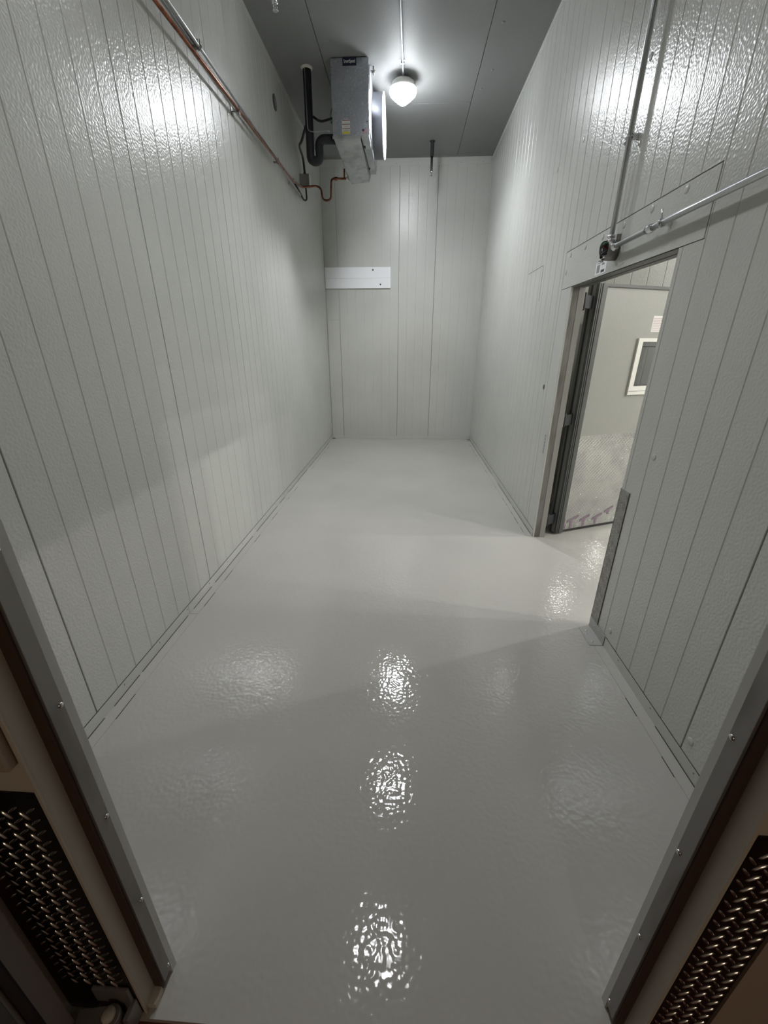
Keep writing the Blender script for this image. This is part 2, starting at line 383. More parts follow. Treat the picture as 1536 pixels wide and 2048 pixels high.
struct(MB().box((-2.6, -2.6, -.06), (2.6, Y0 - .012, -.018)).build('floor_hall', M_HALLF), 'dark red brown floor strip outside the entrance', 'floor')
struct(MB().box((.690, Y0 - .008, -.018), (2.6, Y0 - .0005, 2.6)).build('wall_hall_right', M_HALL), 'dim brown wall face right of the diamond plate outside the entrance', 'wall')

def lug_fn(mb):        # tread lug: lens shaped ridge, length along local x, rises along local z
    n = 8; L_, w_, h_ = .0145, .0030, .0024
    out = [mb.bm.verts.new((L_ * math.cos(k * 2 * math.pi / n), w_ * math.sin(k * 2 * math.pi / n), 0)) for k in range(n)]
    inn = [mb.bm.verts.new((L_ * .72 * math.cos(k * 2 * math.pi / n), w_ * .55 * math.sin(k * 2 * math.pi / n), h_)) for k in range(n)]
    for k in range(n): mb.face([out[k], out[(k + 1) % n], inn[(k + 1) % n], inn[k]], None, True)
    mb.face(inn, None, True)
    return M_LUG_D
def entrance_plate(x0, x1, zt, col0, label):
    root = empty('diamond_plate', ((x0 + x1) / 2, Y0, 0))
    tag(root, label, 'metal plate', 'dark diamond plates beside the entrance')
    mb = MB(); mb.box((x0, Y0 - .004, .005), (x1, Y0 - .0002, zt), bev=.0008); mb.build('sheet', M_PLATE_D, root)
    lug = proto('lug', lug_fn)
    base = Matrix.Rotation(math.pi / 2, 4, 'X')       # local z -> -y
    for c in range(-4, 5):
        for r_ in range(28):
            for odd in (0, 1):
                x = col0 + .034 * c + .017 * odd; z = zt - .046 - .032 * r_ - .016 * odd
                if not (x0 + .008 < x < x1 - .008) or z < .14: continue
                o = link('lug', lug, (x, Y0 - .004, z), root)
                o.rotation_euler = (base @ Matrix.Rotation(math.radians(38 if not odd else -52), 4, 'Z')).to_euler()
entrance_plate(-.835, -.640, .855, -.663, 'dark diamond tread plate on the wall left of the entrance beside the hinge')
entrance_plate(.577, .688, .857, .605, 'dark diamond tread plate on the wall right of the entrance')

# entrance door leaf standing open on the left, with its hinge
d2 = struct(empty('door_2', (-.80, -.15, 0)), 'open entrance door leaf at the lower left edge, seen along its gasket', 'door')
MB().box((-.87, -.85, .01), (-.775, .385, 2.25), bev=.004).build('door_core', M_GASK, d2)
MB().box((-.775, -.80, .03), (-.762, .385, 2.22), bev=.003).build('inner_skin', mat('dim_door_skin', (.34, .31, .28), .55), d2)
MB().tube([(-.758, .335, .02), (-.758, .335, 2.2)], .010, 10).build('gasket', M_GASK2, d2)
MB().box((-.762, .25, .03), (-.752, .315, 2.2), bev=.003).build('gasket_strip', M_GASK, d2)
hg = empty('hinge', (-.69, .39, .04))
tag(hg, 'grey steel door hinge with round pin cap at the lower left', 'hinge')
MB().box((-.735, Y0 - .014, .02), (-.645, Y0 - .0045, .145), bev=.003).build('frame_leaf', M_DSTEEL, hg)
MB().lathe((-.683, .395, .015), (0, 0, 1), [(.020, 0), (.023, .002), (.023, .078), (.021, .080)], 24).build('knuckle', M_DSTEEL, hg)
MB().lathe((-.683, .395, .0955), (0, 0, 1), [(.0125, 0), (.0145, .003), (.0145, .012), (.011, .017), (.0001, .018)], 20).build('pin_cap', M_CREAM, hg)
mb = MB(); mb.prism([(-.690, .374, .055), (-.668, .384, .055), (-.662, .400, .055), (-.674, .415, .055), (-.775, .40, .055), (-.775, .36, .055)], (0, 0, .038)); mb.build('strap', M_DSTEEL, hg)
MB().box((-.652, .392, .012), (-.640, Y0 - .0045, .085), bev=.002).build('stop_plate', M_DSTEEL, hg)
sk = empty('strike_bracket', (-.69, Y0, .93)); tag(sk, 'brown block with black hole on the wall left of the entrance', 'bracket')
MB().box((-.78, Y0 - .018, .93), (-.644, Y0 - .0005, 1.12), bev=.004).build('body', M_HALL, sk)
MB().box((-.76, Y0 - .0195, .965), (-.672, Y0 - .0175, 1.09), bev=.0008).build('slot', M_GASK2, sk)

# ---------------------------------------------------------------- side doorway: frame, leaf, corridor
fr = struct(empty('trim_7', (B, DY1, 0)), 'frame lining of the side doorway in white plastic and grimy steel', 'trim')
xa, xb, xc, xd = B + .0005, B + .012, B + .058, B + .10
for nm, x0, x1, m, th in [('white_edge', xa, xb, M_TRIM, .003), ('steel_strip', xb, xc, M_DSTEEL, .0015), ('plastic_strip', xc, xd, M_STRIP, .004)]:
    MB().box((x0, DY1 - th, 0), (x1, DY1, DZ)).build(nm, m, fr)
    MB().box((x0, DY0, 0), (x1, DY0 + th, DZ)).build(nm, m, fr)
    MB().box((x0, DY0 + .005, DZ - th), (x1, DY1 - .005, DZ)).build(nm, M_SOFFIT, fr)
cg = empty('corner_guard', (B, 2.05, .03)); tag(cg, 'worn diamond plate corner guard on the near edge of the side doorway', 'corner guard')
mb = MB(); mb.box((B - .0025, 2.008, .03), (B - .0003, DY0 + .003, .886)); mb.box((B - .0025, DY0 + .0005, .03), (B + .06, DY0 + .0065, .886)); mb.build('plate', M_PLATE, cg)
mb = MB(); pl = proto('lug_s', lambda b: (lug_fn(b), M_PLATE)[1])
for c in range(5):
    for r_ in range(52):
        y = 2.016 + c * .0165; z = .04 + r_ * .0163 + (c % 2) * .008
        if z > .875: continue
        c_ = bmesh.new(); c_.from_mesh(pl)
        mtx = Matrix.Translation((B - .0025, y, z)) @ Matrix.Rotation(-math.pi / 2, 4, 'Y') @ Matrix.Rotation(math.radians(45 if (c + r_) % 2 else -45), 4, 'Z') @ Matrix.Scale(.62, 4)
        mb.merge(c_, None, mtx, True)
tag(mb.build('tread_pattern', M_PLATE, cg), kind='stuff')
MB().box((B - .0030, 2.0035, .03), (B - .0002, 2.0078, .886)).build('edge_gap_shade', M_GAP, cg)  # dark strip standing in for the shadow gap beside the plate
bk = empty('floor_bracket', (B, 1.99, 0)); tag(bk, 'small grey angle bracket on the floor at the near side of the doorway', 'bracket')
mb = MB(); mb.box((B - .0055, 1.902, .0005), (B - .003, DY0, .066)); mb.box((B - .0055, 1.902, .0005), (B - .078, DY0 - .03, .0035)); mb.build('angle', mat('bracket_grey', (.42, .42, .40), .4), bk)
for y, z in [(1.93, .045), (1.975, .045), (2.02, .045)]: put('screw', screw_fn, 'screw', (B - .0055, y, z), bk, '-x')
for x, y in [(B - .05, 1.93), (B - .055, 2.0), (B - .045, 2.03)]: put('screw', screw_fn, 'screw', (x, y, .0035), bk, '+z')

# the leaf: local frame u along the leaf, t out of the visible face (towards the photographer), z up
PH = math.radians(22.3); P0 = Vector((1.36, 3.39, 0)); U = Vector((math.cos(PH), math.sin(PH), 0)); N = Vector((math.sin(PH), -math.cos(PH), 0))
LT, LW = 2.0, 1.27
def lf(u, t, z): return P0 + U * u + N * t + Vector((0, 0, z))
def lbox(mb, u0, u1, t0, t1, z0, z1, m=None):
    mb.prism([lf(u0, t0, z0), lf(u1, t0, z0), lf(u1, t1, z0), lf(u0, t1, z0)], (0, 0, z1 - z0), m); return mb
d1 = struct(empty('door_1', P0 + Vector((0, 0, .012))), 'white side door with window and diamond kick plate, standing open outwards', 'door')
mb = MB(); wu0, wu1, wz0, wz1 = .535, .90, 1.272, 1.612
for q in [(0.004, wu0, .03, LT - .012), (wu1, LW - .004, .03, LT - .012)]: lbox(mb, q[0], q[1], -.088, -.002, q[2], q[3])
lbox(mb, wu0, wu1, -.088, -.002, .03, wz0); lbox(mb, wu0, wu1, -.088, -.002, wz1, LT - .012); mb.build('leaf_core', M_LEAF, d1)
mb = MB()
for u0, u1, z0, z1 in [(0, .078, .012, LT), (LW - .05, LW, .012, LT), (.078, LW - .05, LT - .02, LT)]: lbox(mb, u0, u1, -.010, .012, z0, z1)
mb.build('gasket', M_GASK, d1)
mb = MB(); lbox(mb, .030, .036, .0115, .016, .015, LT - .002); lbox(mb, .012, .016, .0115, .0155, .015, LT - .002); mb.build('gasket_lip', M_GASK2, d1)
mb = MB(); lbox(mb, -.003, .003, -.088, -.012, .014, LT); lbox(mb, LW - .003, LW + .003, -.088, -.012, .014, LT); lbox(mb, .003, LW - .003, -.088, -.012, LT - .012, LT); mb.build('edge_channel', M_EDGE, d1)
mb = MB(); lbox(mb, -.006, -.003, -.06, -.045, .014, LT); mb.build('edge_groove', M_GASK2, d1)
mb = MB(); lbox(mb, .02, LW - .02, -.05, -.012, .002, .030); mb.build('sweep', M_GASK2, d1)
kp = lbox(MB(), .080, LW - .052, -.002, .0015, .035, .885).build('kick_plate', M_PLATE_LEAF, d1)
mb = MB(); lugp = proto('lug_k', lambda b: (lug_fn(b), M_PLATE_LEAF)[1])
rotf = Matrix((U.to_4d(), Vector((0, 0, 1, 0)), N.to_4d(), Vector((0, 0, 0, 1)))).transposed(); rotf[3][3] = 1
for k in range(3): rotf[3][k] = 0; rotf[k][3] = 0
for i in range(62):
    for j in range(46):
        u = .092 + i * .0183; z = .046 + j * .0183
        if u > LW - .06 or z > .878: continue
        c_ = bmesh.new(); c_.from_mesh(lugp)
        mtx = Matrix.Translation(lf(u, .0015, z)) @ rotf @ Matrix.Rotation(math.radians(45 if (i + j) % 2 else -45), 4, 'Z') @ Matrix.Scale(.80, 4)
        mb.merge(c_, None, mtx, True)
tag(mb.build('tread_pattern', M_PLATE_LEAF, kp), kind='stuff')
mb = MB()
for du, w_, z1, arm in [(.155, .026, .125, .085), (.295, .026, .115, .075), (.440, .022, .110, .075), (.575, .022, .165, .06)]:
    lbox(mb, du, du + w_, .0035, .0042, .036 if du < .5 else .12, z1)
    mb.prism([lf(du - .035, .0036, z1 - .028), lf(du + arm, .0036, z1 + .012), lf(du + arm, .0036, z1 + .036), lf(du - .035, .0036, z1 - .004)], N * .0007)
lbox(mb, .082, .095, .0035, .0042, .036, .14); lbox(mb, .096, .108, .0035, .0042, .036, .085)
mb.build('film_remnant', M_PURPLE, kp)
wf = lbox(MB(), .488, wu0, -.002, .014, 1.205, 1.638); lbox(wf, wu1, wu1 + .047, -.002, .014, 1.205, 1.638); lbox(wf, wu0, wu1, -.002, .014, 1.205, wz0); lbox(wf, wu0, wu1, -.002, .014, wz1, 1.638)
wf = wf.build('window_frame', M_WHITEP, d1)
lbox(MB(), .492, wu1 + .043, .014, .0155, 1.232, 1.236).build('frame_groove', M_GREYP, wf)
lbox(MB(), wu0, wu1, -.045, -.041, wz0, wz1).build('pane', M_GLASS, wf)
mb = lbox(MB(), wu0, wu1, -.0405, -.036, 1.572, 1.579); lbox(mb, wu0, wu1, -.0405, -.036, wz0, wz0 + .006); mb.build('glazing_bar', M_DARKP, wf)
stk = lbox(MB(), .605, .735, -.002, -.0013, 1.685, 1.80).build('notice', M_PAPER, d1)
mb = MB()
for k in range(8): lbox(mb, .612, .728 - (k % 3) * .02, -.0013, -.0011, 1.695 + k * .012, 1.700 + k * .012)
mb.build('print_line', M_PINKP, stk)
for z in (.10, .975, 1.825):
    h_ = MB().box((1.236, 3.334, z), (1.254, 3.350, z + .105), bev=.002).build('hinge', mat('hinge_zinc', (.62, .62, .61), .4, .4), d1)
    MB().lathe((1.265, 3.352, z - .004), (0, 0, 1), [(.006, 0), (.0105, .002), (.0105, .112), (.007, .116)], 14).build('barrel', M_DARKP, h_)
    mb = MB(); mb.prism([(1.272, 3.346, z + .01), (1.272, 3.356, z + .01), tuple(lf(-.003, -.045, z + .01)), tuple(lf(-.003, -.02, z + .01))], (0, 0, .085)); mb.build('strap', M_DARKP, h_)
cabl = MB().tube(fillet([(1.235, 3.335, 1.962), (1.25, 3.34, 1.90), (1.30, 3.37, 1.885), tuple(lf(-.004, -.04, 1.88))], .04, 6), .005, 8).build('heater_cable', M_CABLE)
tag(cabl, 'short black cable looping from the door head to the open side door', 'cable')

# corridor shell
CX0, CX1, CY0, CY1, CH = B + .10, 8.6, .60, 4.17, 3.25
struct(MB().box((CX0 - .08, CY0, -.08), (CX1, CY1, -.0005)).build('floor_corridor', M_FLOOR), 'glossy grey floor beyond the side doorway', 'floor')
wc = struct(MB().box((CX0, CY1 + .021, -.05), (CX1 + .1, CY1 + .1, CH)).build('wall_corridor_back', M_BACK), 'ribbed wall behind the open side door', 'wall')
pl_c = lambda u, d, z: (u, CY1 + d, z)
js = [CX0, 1.66, 2.778, 3.896, 5.014, 6.132, 7.25, CX1]
for a, b in zip(js, js[1:]):
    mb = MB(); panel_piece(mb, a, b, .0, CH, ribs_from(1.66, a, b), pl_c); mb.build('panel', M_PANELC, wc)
struct(MB().box((CX0, CY1 - .004, 0), (CX1, CY1 - .0003, .10)).build('baseboard_corridor', M_TRIM), 'pale base strip of the wall behind the open side door', 'baseboard')
struct(MB().box((CX0, CY0 - .1, -.05), (CX1 + .1, CY0, CH)).build('wall_corridor_front', M_PANEL), 'corridor wall on the near side, out of view behind the right wall', 'wall')
struct(MB().box((CX1, CY0, -.05), (CX1 + .1, CY1 + .02, CH)).build('wall_corridor_end', M_PANEL), 'corridor end wall, out of view beyond the side door', 'wall')
struct(MB().box((CX0, CY0 - .1, CH), (CX1 + .1, CY1 + .1, CH + .08)).build('ceiling_corridor', M_CEIL), 'corridor ceiling, out of view beyond the side doorway', 'ceiling')

# ---------------------------------------------------------------- lamps
def lamp(x, y, z, label, mglobe, group, k=1.0, watts=None, spread=165):
    root = empty('ceiling_lamp', (x, y, z)); tag(root, label, 'lamp', group)
    MB().lathe((x, y, z), (0, 0, -1), [(a * k, b * k) for a, b in [(.060, 0), (.060, .012), (.098, .016), (.112, .026), (.114, .056), (.138, .066), (.139, .080), (.110, .082)]], 32).build('housing', M_WHITEP, root)
    MB().lathe((x, y, z - .079 * k), (0, 0, -1), [(a * k, b * k) for a, b in [(.122, 0), (.135, .010), (.138, .022), (.130, .038), (.098, .066), (.062, .094), (.032, .114), (.014, .123), (.0001, .125)]], 32).build('globe', mglobe, root)
    if watts:                                   # the lamp's own downward beam
        l_ = bpy.data.lights.new('lamp_beam', 'SPOT'); l_.energy = watts; l_.color = (0.94, 0.965, 1.0); l_.shadow_soft_size = .05
        l_.spot_size = math.radians(spread); l_.spot_blend = 1.0
        lo_ = bpy.data.objects.new('lamp_beam', l_); COL.objects.link(lo_); lo_.parent = root; lo_.location = (0, 0, -.262)
    return root
grp = 'round ceiling lamps in a row down the cold room'
lamp(-.11, 5.47, H - .012, 'lit round white globe lamp hanging under the ceiling near the back wall', M_GLOBE, grp, 1.0, BEAM)
lamp(-.13, 3.66, H - .012, 'second lit globe lamp, out of frame above, mirrored mid floor', M_GLOBE2, grp, 1.0, BEAM * .42, 125)
lamp(-.15, 2.02, H - .012, 'nearest lit globe lamp, out of frame above, mirrored at bottom of the floor', M_GLOBE3, grp, 1.0, BEAM * .36, 125)
grp = 'globe lamps of the corridor beyond the side door'
lamp(4.25, 3.37, CH, 'corridor globe lamp next to the wall behind the open side door', M_GLOBEC, grp, .3)
lamp(4.25, 1.54, CH, 'corridor globe lamp in the middle of the corridor', M_GLOBEC, grp, .3)
lamp(5.37, 1.96, CH, 'third corridor globe lamp, past the middle one', M_GLOBEC2, grp, .45)
lamp(7.71, 1.72, CH, 'corridor globe lamp at the far end of the corridor', M_GLOBEC2, grp, .45)
cc = empty('lamp_conduit', (-.115, 3.0, H)); tag(cc, 'thin white conduit along the ceiling running to the globe lamp', 'conduit')
MB().tube(fillet([(-.14, Y1, H - .014), (-.13, 3.3, H - .014), (-.11, 5.2, H - .014), (-.11, 5.38, H - .03)], .05), .0105, 10).build('tube', M_COND, cc)
for y in (2.9, 4.1, 5.18):
    mb = MB(); mb.box((-.145 if y < 4 else -.14, y, H - .004), (-.085, y + .016, H - .0005)); mb.box((-.128, y, H - .028), (-.098, y + .014, H - .003)); mb.build('strap_clip', M_STEEL, cc)

# hall lamp behind the photographer: a real lamp, dim and warm
ld = bpy.data.lights.new('hall_lamp_light', 'AREA'); ld.shape = 'DISK'; ld.size = .35; ld.energy = 5.0; ld.color = (1.0, .78, .55)
lo = bpy.data.objects.new('hall_lamp_light', ld); COL.objects.link(lo); lo.location = (.4, -5.0, 2.5); lo.rotation_euler = (math.radians(75), 0, 0)

# ---------------------------------------------------------------- evaporator unit
ex0, ex1, ey0, ey1, ez0, ez1 = -.793, -.432, 5.11, 6.13, 3.515, H - .006
ev = empty('evaporator_unit', ((ex0 + ex1) / 2, (ey0 + ey1) / 2, ez0))
tag(ev, 'galvanised evaporator unit with side fan hung under the ceiling at the far left', 'cooling unit')
MB().box((ex0, ey0 + .004, ez0 + .004), (ex1, ey1, ez1), bev=.003).build('housing', M_GALV, ev)
MB().box((ex0 - .001, ey0, ez0), (ex1 + .001, ey0 + .0035, ez1 - .002), bev=.001).build('end_panel', M_GALV, ev)
mb = MB(); mb.box((ex1 + .0005, ey0 + .03, ez0 + .03), (ex1 + .008, ey1 - .03, ez1 - .04), bev=.003); mb.build('fan_panel', M_GALV, ev)
for k in range(6): put('screw', screw_fn, 'screw', (ex1 + .002, ey0 + .014, ez0 + .05 + k * .1), ev, '+x')
put('screwd', lambda b: (screw_fn(b), M_DARKP)[1], 'screw', (ex1 - .02, ey0, ez0 + .105), ev, '-y')
# drain pan, tapering and falling to the back
mb = MB(); a = [(-.793, 5.105, 3.514), (-.515, 5.105, 3.514), (-.520, 5.105, 3.488), (-.785, 5.105, 3.488)]; b = [(-.793, 6.13, 3.514), (-.505, 6.13, 3.514), (-.52, 6.13, 3.445), (-.745, 6.13, 3.430)]
va = [mb.bm.verts.new(q) for q in a]; vb = [mb.bm.verts.new(q) for q in b]
for i in range(4): mb.face([va[i], va[(i + 1) % 4], vb[(i + 1) % 4], vb[i]])
mb.face(va[::-1]); mb.face(vb); mb.build('drain_pan', M_ALU, ev)
MB().box((-.798, 5.100, 3.488), (-.515, 5.1045, 3.5135), bev=.001).build('pan_lip', M_ALU, ev)
MB().box((-.500, 5.106, 3.497), (-.434, 6.05, 3.5145), bev=.002).build('bottom_rail', M_ALU, ev)
for y in (5.30, 5.85): MB().box((-.507, y, 3.486), (-.488, y + .03, 3.4968), bev=.002).build('pan_latch', M_GASK2, ev)
# fan shroud, guard, motor and blades, axis +x
fy, fz, fr_, fx = 5.63, 3.775, .268, -.318
mb = MB(); n = 48; prof = [(fr_ - .02, ex1 + .008), (fr_, ex1 + .008), (fr_, fx - .004), (fr_ + .008, fx), (fr_ - .004, fx + .004), (fr_ - .012, fx - .01), (fr_ - .012, ex1 + .02)]
rings = [[mb.bm.verts.new((x, fy + r_ * math.cos(k * 2 * math.pi / n), fz + r_ * math.sin(k * 2 * math.pi / n))) for k in range(n)] for r_, x in prof]
for i in range(len(rings)):
    q = rings[(i + 1) % len(rings)]
    for k in range(n): mb.face([rings[i][k], rings[i][(k + 1) % n], q[(k + 1) % n], q[k]], None, True)
mb.build('fan_shroud', mat('shroud_grey', (.36, .37, .40), .38, .5), ev)
mb = MB()
for k in range(11): mb.ring((fx + .012, fy, fz), (1, 0, 0), .045 + k * .0222, .0022, 40, 5)
for k in range(4):
    a_ = k * math.pi / 4; e = Vector((0, math.cos(a_), math.sin(a_))) * (fr_ + .002)
    mb.tube([Vector((fx + .006, fy, fz)) - e, Vector((fx + .0145, fy, fz)), Vector((fx + .006, fy, fz)) + e], .0028, 6)
mb.build('fan_guard', mat('guard_white', (.82, .83, .85), .35, .3), ev)
mb = MB(); mb.lathe((ex1 + .02, fy, fz), (1, 0, 0), [(.05, 0), (.05, .05), (.04, .06), (.0001, .062)], 20); mb.build('fan_motor', M_GASK2, ev)
mb = MB()
for k in range(4):
    a_ = k * math.pi / 2 + .4; e = Vector((0, math.cos(a_), math.sin(a_))); f_ = Vector((0, -math.sin(a_), math.cos(a_))); c0 = Vector((fx - .05, fy, fz)); X = Vector((1, 0, 0))
    mb.prism([c0 + e * .05 - f_ * .03 - X * .01, c0 + e * .05 + f_ * .03 + X * .01, c0 + e * .23 + f_ * .085 + X * .025, c0 + e * .24 - f_ * .05 - X * .02], X * .002)
mb.build('fan_blades', M_ALU, ev)
for y, z in [(fy - .19, fz + .19), (fy + .19, fz - .19), (fy - .19, fz - .19), (fy + .19, fz + .19)]: put('screw', screw_fn, 'screw', (fx + .006, y * 1.0, z), ev, '+x')
# hangers
for y in (ey0 + .14, ey1 - .14):
    mb = MB(); mb.box((ex1 + .002, y, H - .04), (ex1 + .055, y + .03, H - .034)); mb.tube([(ex1 + .034, y + .015, H - .07), (ex1 + .034, y + .015, H - .001)], .006, 8); mb.lathe((ex1 + .034, y + .015, H - .055), (0, 0, 1), [(.014, 0), (.014, .014)], 6)
    mb.build('hanger_bolt', M_DSTEEL, ev)
# name plate and stickers on the end panel
npx, npz, npy = -.613, 4.060, ey0 - .0006
mb = MB(); mb.box((npx - .066, npy - .0014, npz - .03), (npx + .066, npy + .0004, npz + .03), M_NAVY); nplate = mb.build('name_plate', None, ev)
fc = bpy.data.curves.new('lettering', 'FONT'); fc.body = 'SmartSpeed'; fc.align_x = 'CENTER'; fc.align_y = 'CENTER'; fc.size = .031; fc.extrude = .0003
fo = bpy.data.objects.new('lettering_tmp', fc); COL.objects.link(fo); bpy.context.view_layer.update()
me = bpy.data.meshes.new_from_object(fo.evaluated_get(bpy.context.evaluated_depsgraph_get())); bpy.data.objects.remove(fo)
me.transform(Matrix.Rotation(math.pi / 2, 4, 'X') @ Matrix.Diagonal((.74, 1.15, 1, 1))); me.materials.clear(); me.materials.append(M_WHITE)
link('lettering', me, (npx, npy - .0018, npz + .002), nplate)
mb = MB(); lx0, lx1, lz0, lz1, ly = -.700, -.622, 3.526, 3.640, ey0 - .0004
mb.box((lx0, ly - .0004, lz0), (lx1, ly + .0002, lz1), M_PAPER)
wl_ = mb.build('warning_label', None, ev)
mb = MB()
for z in (3.630, 3.600, 3.565): mb.box((lx0 + .002, ly - .0007, z), (lx1 - .002, ly - .0004, z + .006), M_REDP)
for z in (3.616, 3.587, 3.578, 3.553, 3.547): mb.box((lx0 + .012, ly - .0007, z), (lx1 - .012, ly - .0004, z + .003), M_GREYP)
mb.box((lx0 + .003, ly - .0007, 3.529), (lx1 - .003, ly - .0004, 3.545), M_YELLOW); mb.build('label_print', None, wl_)
mb = MB(); f0, f1, g0, g1 = -.502, -.452, 3.528, 3.562
for k in range(13): mb.box((f0, ly - .0006, g0 + (g1 - g0) * k / 13), (f1, ly, g0 + (g1 - g0) * (k + 1) / 13), M_FLAGR if k % 2 == 0 else M_WHITE)
mb.box((f0, ly - .0009, g0 + (g1 - g0) * 6 / 13), (f0 + .021, ly - .0006, g1), M_FLAGB); mb.build('flag_sticker', None, ev)

# insulated suction pipe with trap
ip = empty('insulated_pipe', (-1.03, 5.25, 3.34)); tag(ip, 'thick black foam pipe with U trap dropping from ceiling to evaporator unit', 'pipe')
MB().tube(fillet([(-1.050, 5.25, H - .001), (-1.060, 5.25, 3.365), (-.962, 5.25, 3.365), (-.966, 5.25, 3.545), (-.7945, 5.25, 3.540)], .07, 8), .0415, 16).build('foam_sleeve', M_BLACK, ip)
MB().lathe((-1.050, 5.25, H - .0005), (0, 0, -1), [(.060, 0), (.056, .01), (.048, .016), (.038, .018)], 20).build('foam_seal', M_FOAM, ip)
MB().tube(fillet([(-1.062, 5.206, H - .001), (-1.066, 5.206, 3.60), (-1.00, 5.206, 3.585), (-.90, 5.206, 3.595), (-.794, 5.215, 3.590)], .03, 6), .0040, 8).build('thin_line', M_COND, ip)
# flexible cables
cb = MB().tube(fillet([(-1.02, 5.29, 3.74), (-.95, 5.30, 3.70), (-.86, 5.29, 3.715), (-.7935, 5.29, 3.73)], .05), .011, 8)
tag(cb.build('power_cable', M_CABLE), 'black cable spanning between the foam pipe and the evaporator unit', 'cable')
cb = MB().tube(fillet([(-.802, 5.20, 3.78), (-.83, 5.185, 3.70), (-.815, 5.18, 3.62), (-.80, 5.19, 3.70)], .04), .004, 6)
tag(cb.build('loose_wire', M_GREENW), 'thin dark wire loop hanging at the left side of the evaporator unit', 'wire')
cb = MB().tube(fillet([(-1.10, 5.28, 3.66), (-1.20, 5.5, 3.62), (-1.29, 5.75, 3.68), (-1.302, 6.0, 3.66), (-1.302, 6.04, 3.527)], .12, 8), .013, 10)
tag(cb.build('control_cable', M_CABLE), 'black cable curving from behind the foam pipe down to the wall box', 'cable')
# wall box at the far end of the copper pipe
wbx = empty('junction_box', (-1.30, 6.04, 3.36)); tag(wbx, 'small dull metal junction box on the left wall behind the copper pipe', 'junction box')
MB().box((-1.3585, 5.99, 3.385), (-1.245, 6.09, 3.50), bev=.003).build('body', M_DSTEEL, wbx)
MB().box((-1.245, 5.985, 3.38), (-1.240, 6.095, 3.505), bev=.001).build('cover', M_COND, wbx)
MB().tube([(-1.302, 6.04, 3.50), (-1.302, 6.04, 3.525)], .017, 10).build('gland', M_GASK2, wbx)
cb = MB().tube(fillet([(-1.30, 6.04, 3.385), (-1.295, 6.04, 3.25), (-1.32, 5.98, 3.235), (-1.335, 5.60, 3.30)], .07, 8), .010, 8)
tag(cb.build('looped_cable', M_CABLE), 'dark cable looping below the wall box beside the copper pipe', 'cable')

# copper condensate line: pan outlet, trap, then along the left wall
cp = empty('copper_pipe', (-1.31, 4.0, 3.19)); tag(cp, 'copper drain pipe with U bend running along the left wall from the evaporator', 'pipe')
wallx = -1.308
MB().tube(fillet([(-.795, 6.06, 3.463), (-.960, 6.06, 3.468), (-.985, 6.06, 3.45), (-.998, 6.06, 3.25), (-1.10, 6.06, 3.25), (-1.115, 6.06, 3.372), (-1.17, 6.05, 3.395), (wallx, 5.86, 3.33), (wallx, 5.45, 3.262), (wallx, 3.8, 3.212), (wallx, Y1 + .002, 3.135)], .055, 7), .0115, 12).build('tube', M_COPPER, cp)
MB().lathe((-.768, 6.06, 3.462), (-1, 0, 0), [(.021, 0), (.021, .03), (.017, .032)], 16).build('outlet_nut', M_WHITEP, cp)
MB().lathe((-.905, 6.06, 3.466), (-1, 0, 0), [(.015, 0), (.019, .002), (.019, .04), (.015, .042)], 16).build('coupling', M_COPPER, cp)
MB().tube([(-.822, 6.06, 3.468), (-.822, 6.06, 3.56)], .010, 10).build('vent_stub', M_COPPER, cp)
for y, z in [(3.86, 3.214), (5.42, 3.262), (2.2, 3.166)]:
    mb = MB(); mb.box((-A, y - .014, z - .035), (-A + .005, y + .014, z + .02)); mb.box((-A + .005, y - .004, z - .016), (wallx, y + .004, z - .010)); mb.ring((wallx, y, z), (0, 1, 0), .0165, .003, 16, 6); mb.box((wallx + .004, y - .008, z - .034), (wallx + .012, y + .008, z - .016))
    mb.build('clip', M_STEEL if y > 5 else M_DSTEEL, cp)
# two conduits above it
def conduit_left(x, z0, z1, y1, label, clips):
    r_ = empty('wall_conduit', (x, 3, z1)); tag(r_, label, 'conduit', 'steel conduits on the left wall')
    MB().tube([(x, Y1 + .002, z0), (x, 3.0, z0 + (z1 - z0) * (3 - Y1) / (y1 - Y1)), (x, y1, z1)], .0092, 12).build('tube', M_COND, r_)
    for y in clips:
        z = z0 + (z1 - z0) * (y - Y1) / (y1 - Y1)
        mb = MB(); mb.ring((x, y, z), (0, 1, 0), .0135, .003, 14, 6); mb.box((-A, y - .010, z - .008), (x, y + .010, z + .003)); mb.box((x + .006, y - .005, z + .006), (x + .012, y + .005, z + .032)); mb.build('clip', M_DSTEEL, r_)
conduit_left(-1.318, 3.322, 3.234, 5.80, 'grey steel conduit on the left wall just above the copper pipe', (1.9, 3.30, 4.9))
conduit_left(-1.344, 3.372, 3.292, 3.36, 'short grey steel conduit on the left wall, uppermost beside the copper pipe', (3.33,))

# sprinklers
def sprinkler(x, y, label):
    r_ = empty('sprinkler', (x, y, H)); tag(r_, label, 'sprinkler', 'dry pendant sprinklers under the ceiling')
    MB().lathe((x, y, H - .0005), (0, 0, -1), [(.036, 0), (.036, .006), (.024, .010), (.022, .15), (.022, .165)], 18).build('black_sleeve', M_BLACK, r_)
    MB().lathe((x, y, H - .1655), (0, 0, -1), [(.017, 0), (.017, .15), (.020, .152), (.020, .172), (.011, .178)], 18).build('barrel', M_STEEL, r_)
    mb = MB()
    for s_ in (-1, 1): mb.tube(fillet([(x + s_ * .010, y, H - .34), (x + s_ * .015, y, H - .355), (x + s_ * .003, y, H - .372)], .01, 3), .003, 6)
    mb.tube([(x, y, H - .34), (x, y, H - .372)], .003, 6); mb.build('frame_arms', M_STEEL, r_)
    MB().lathe((x, y, H - .372), (0, 0, -1), [(.019, 0), (.020, .0015), (.017, .003)], 16).build('deflector', M_STEEL, r_)
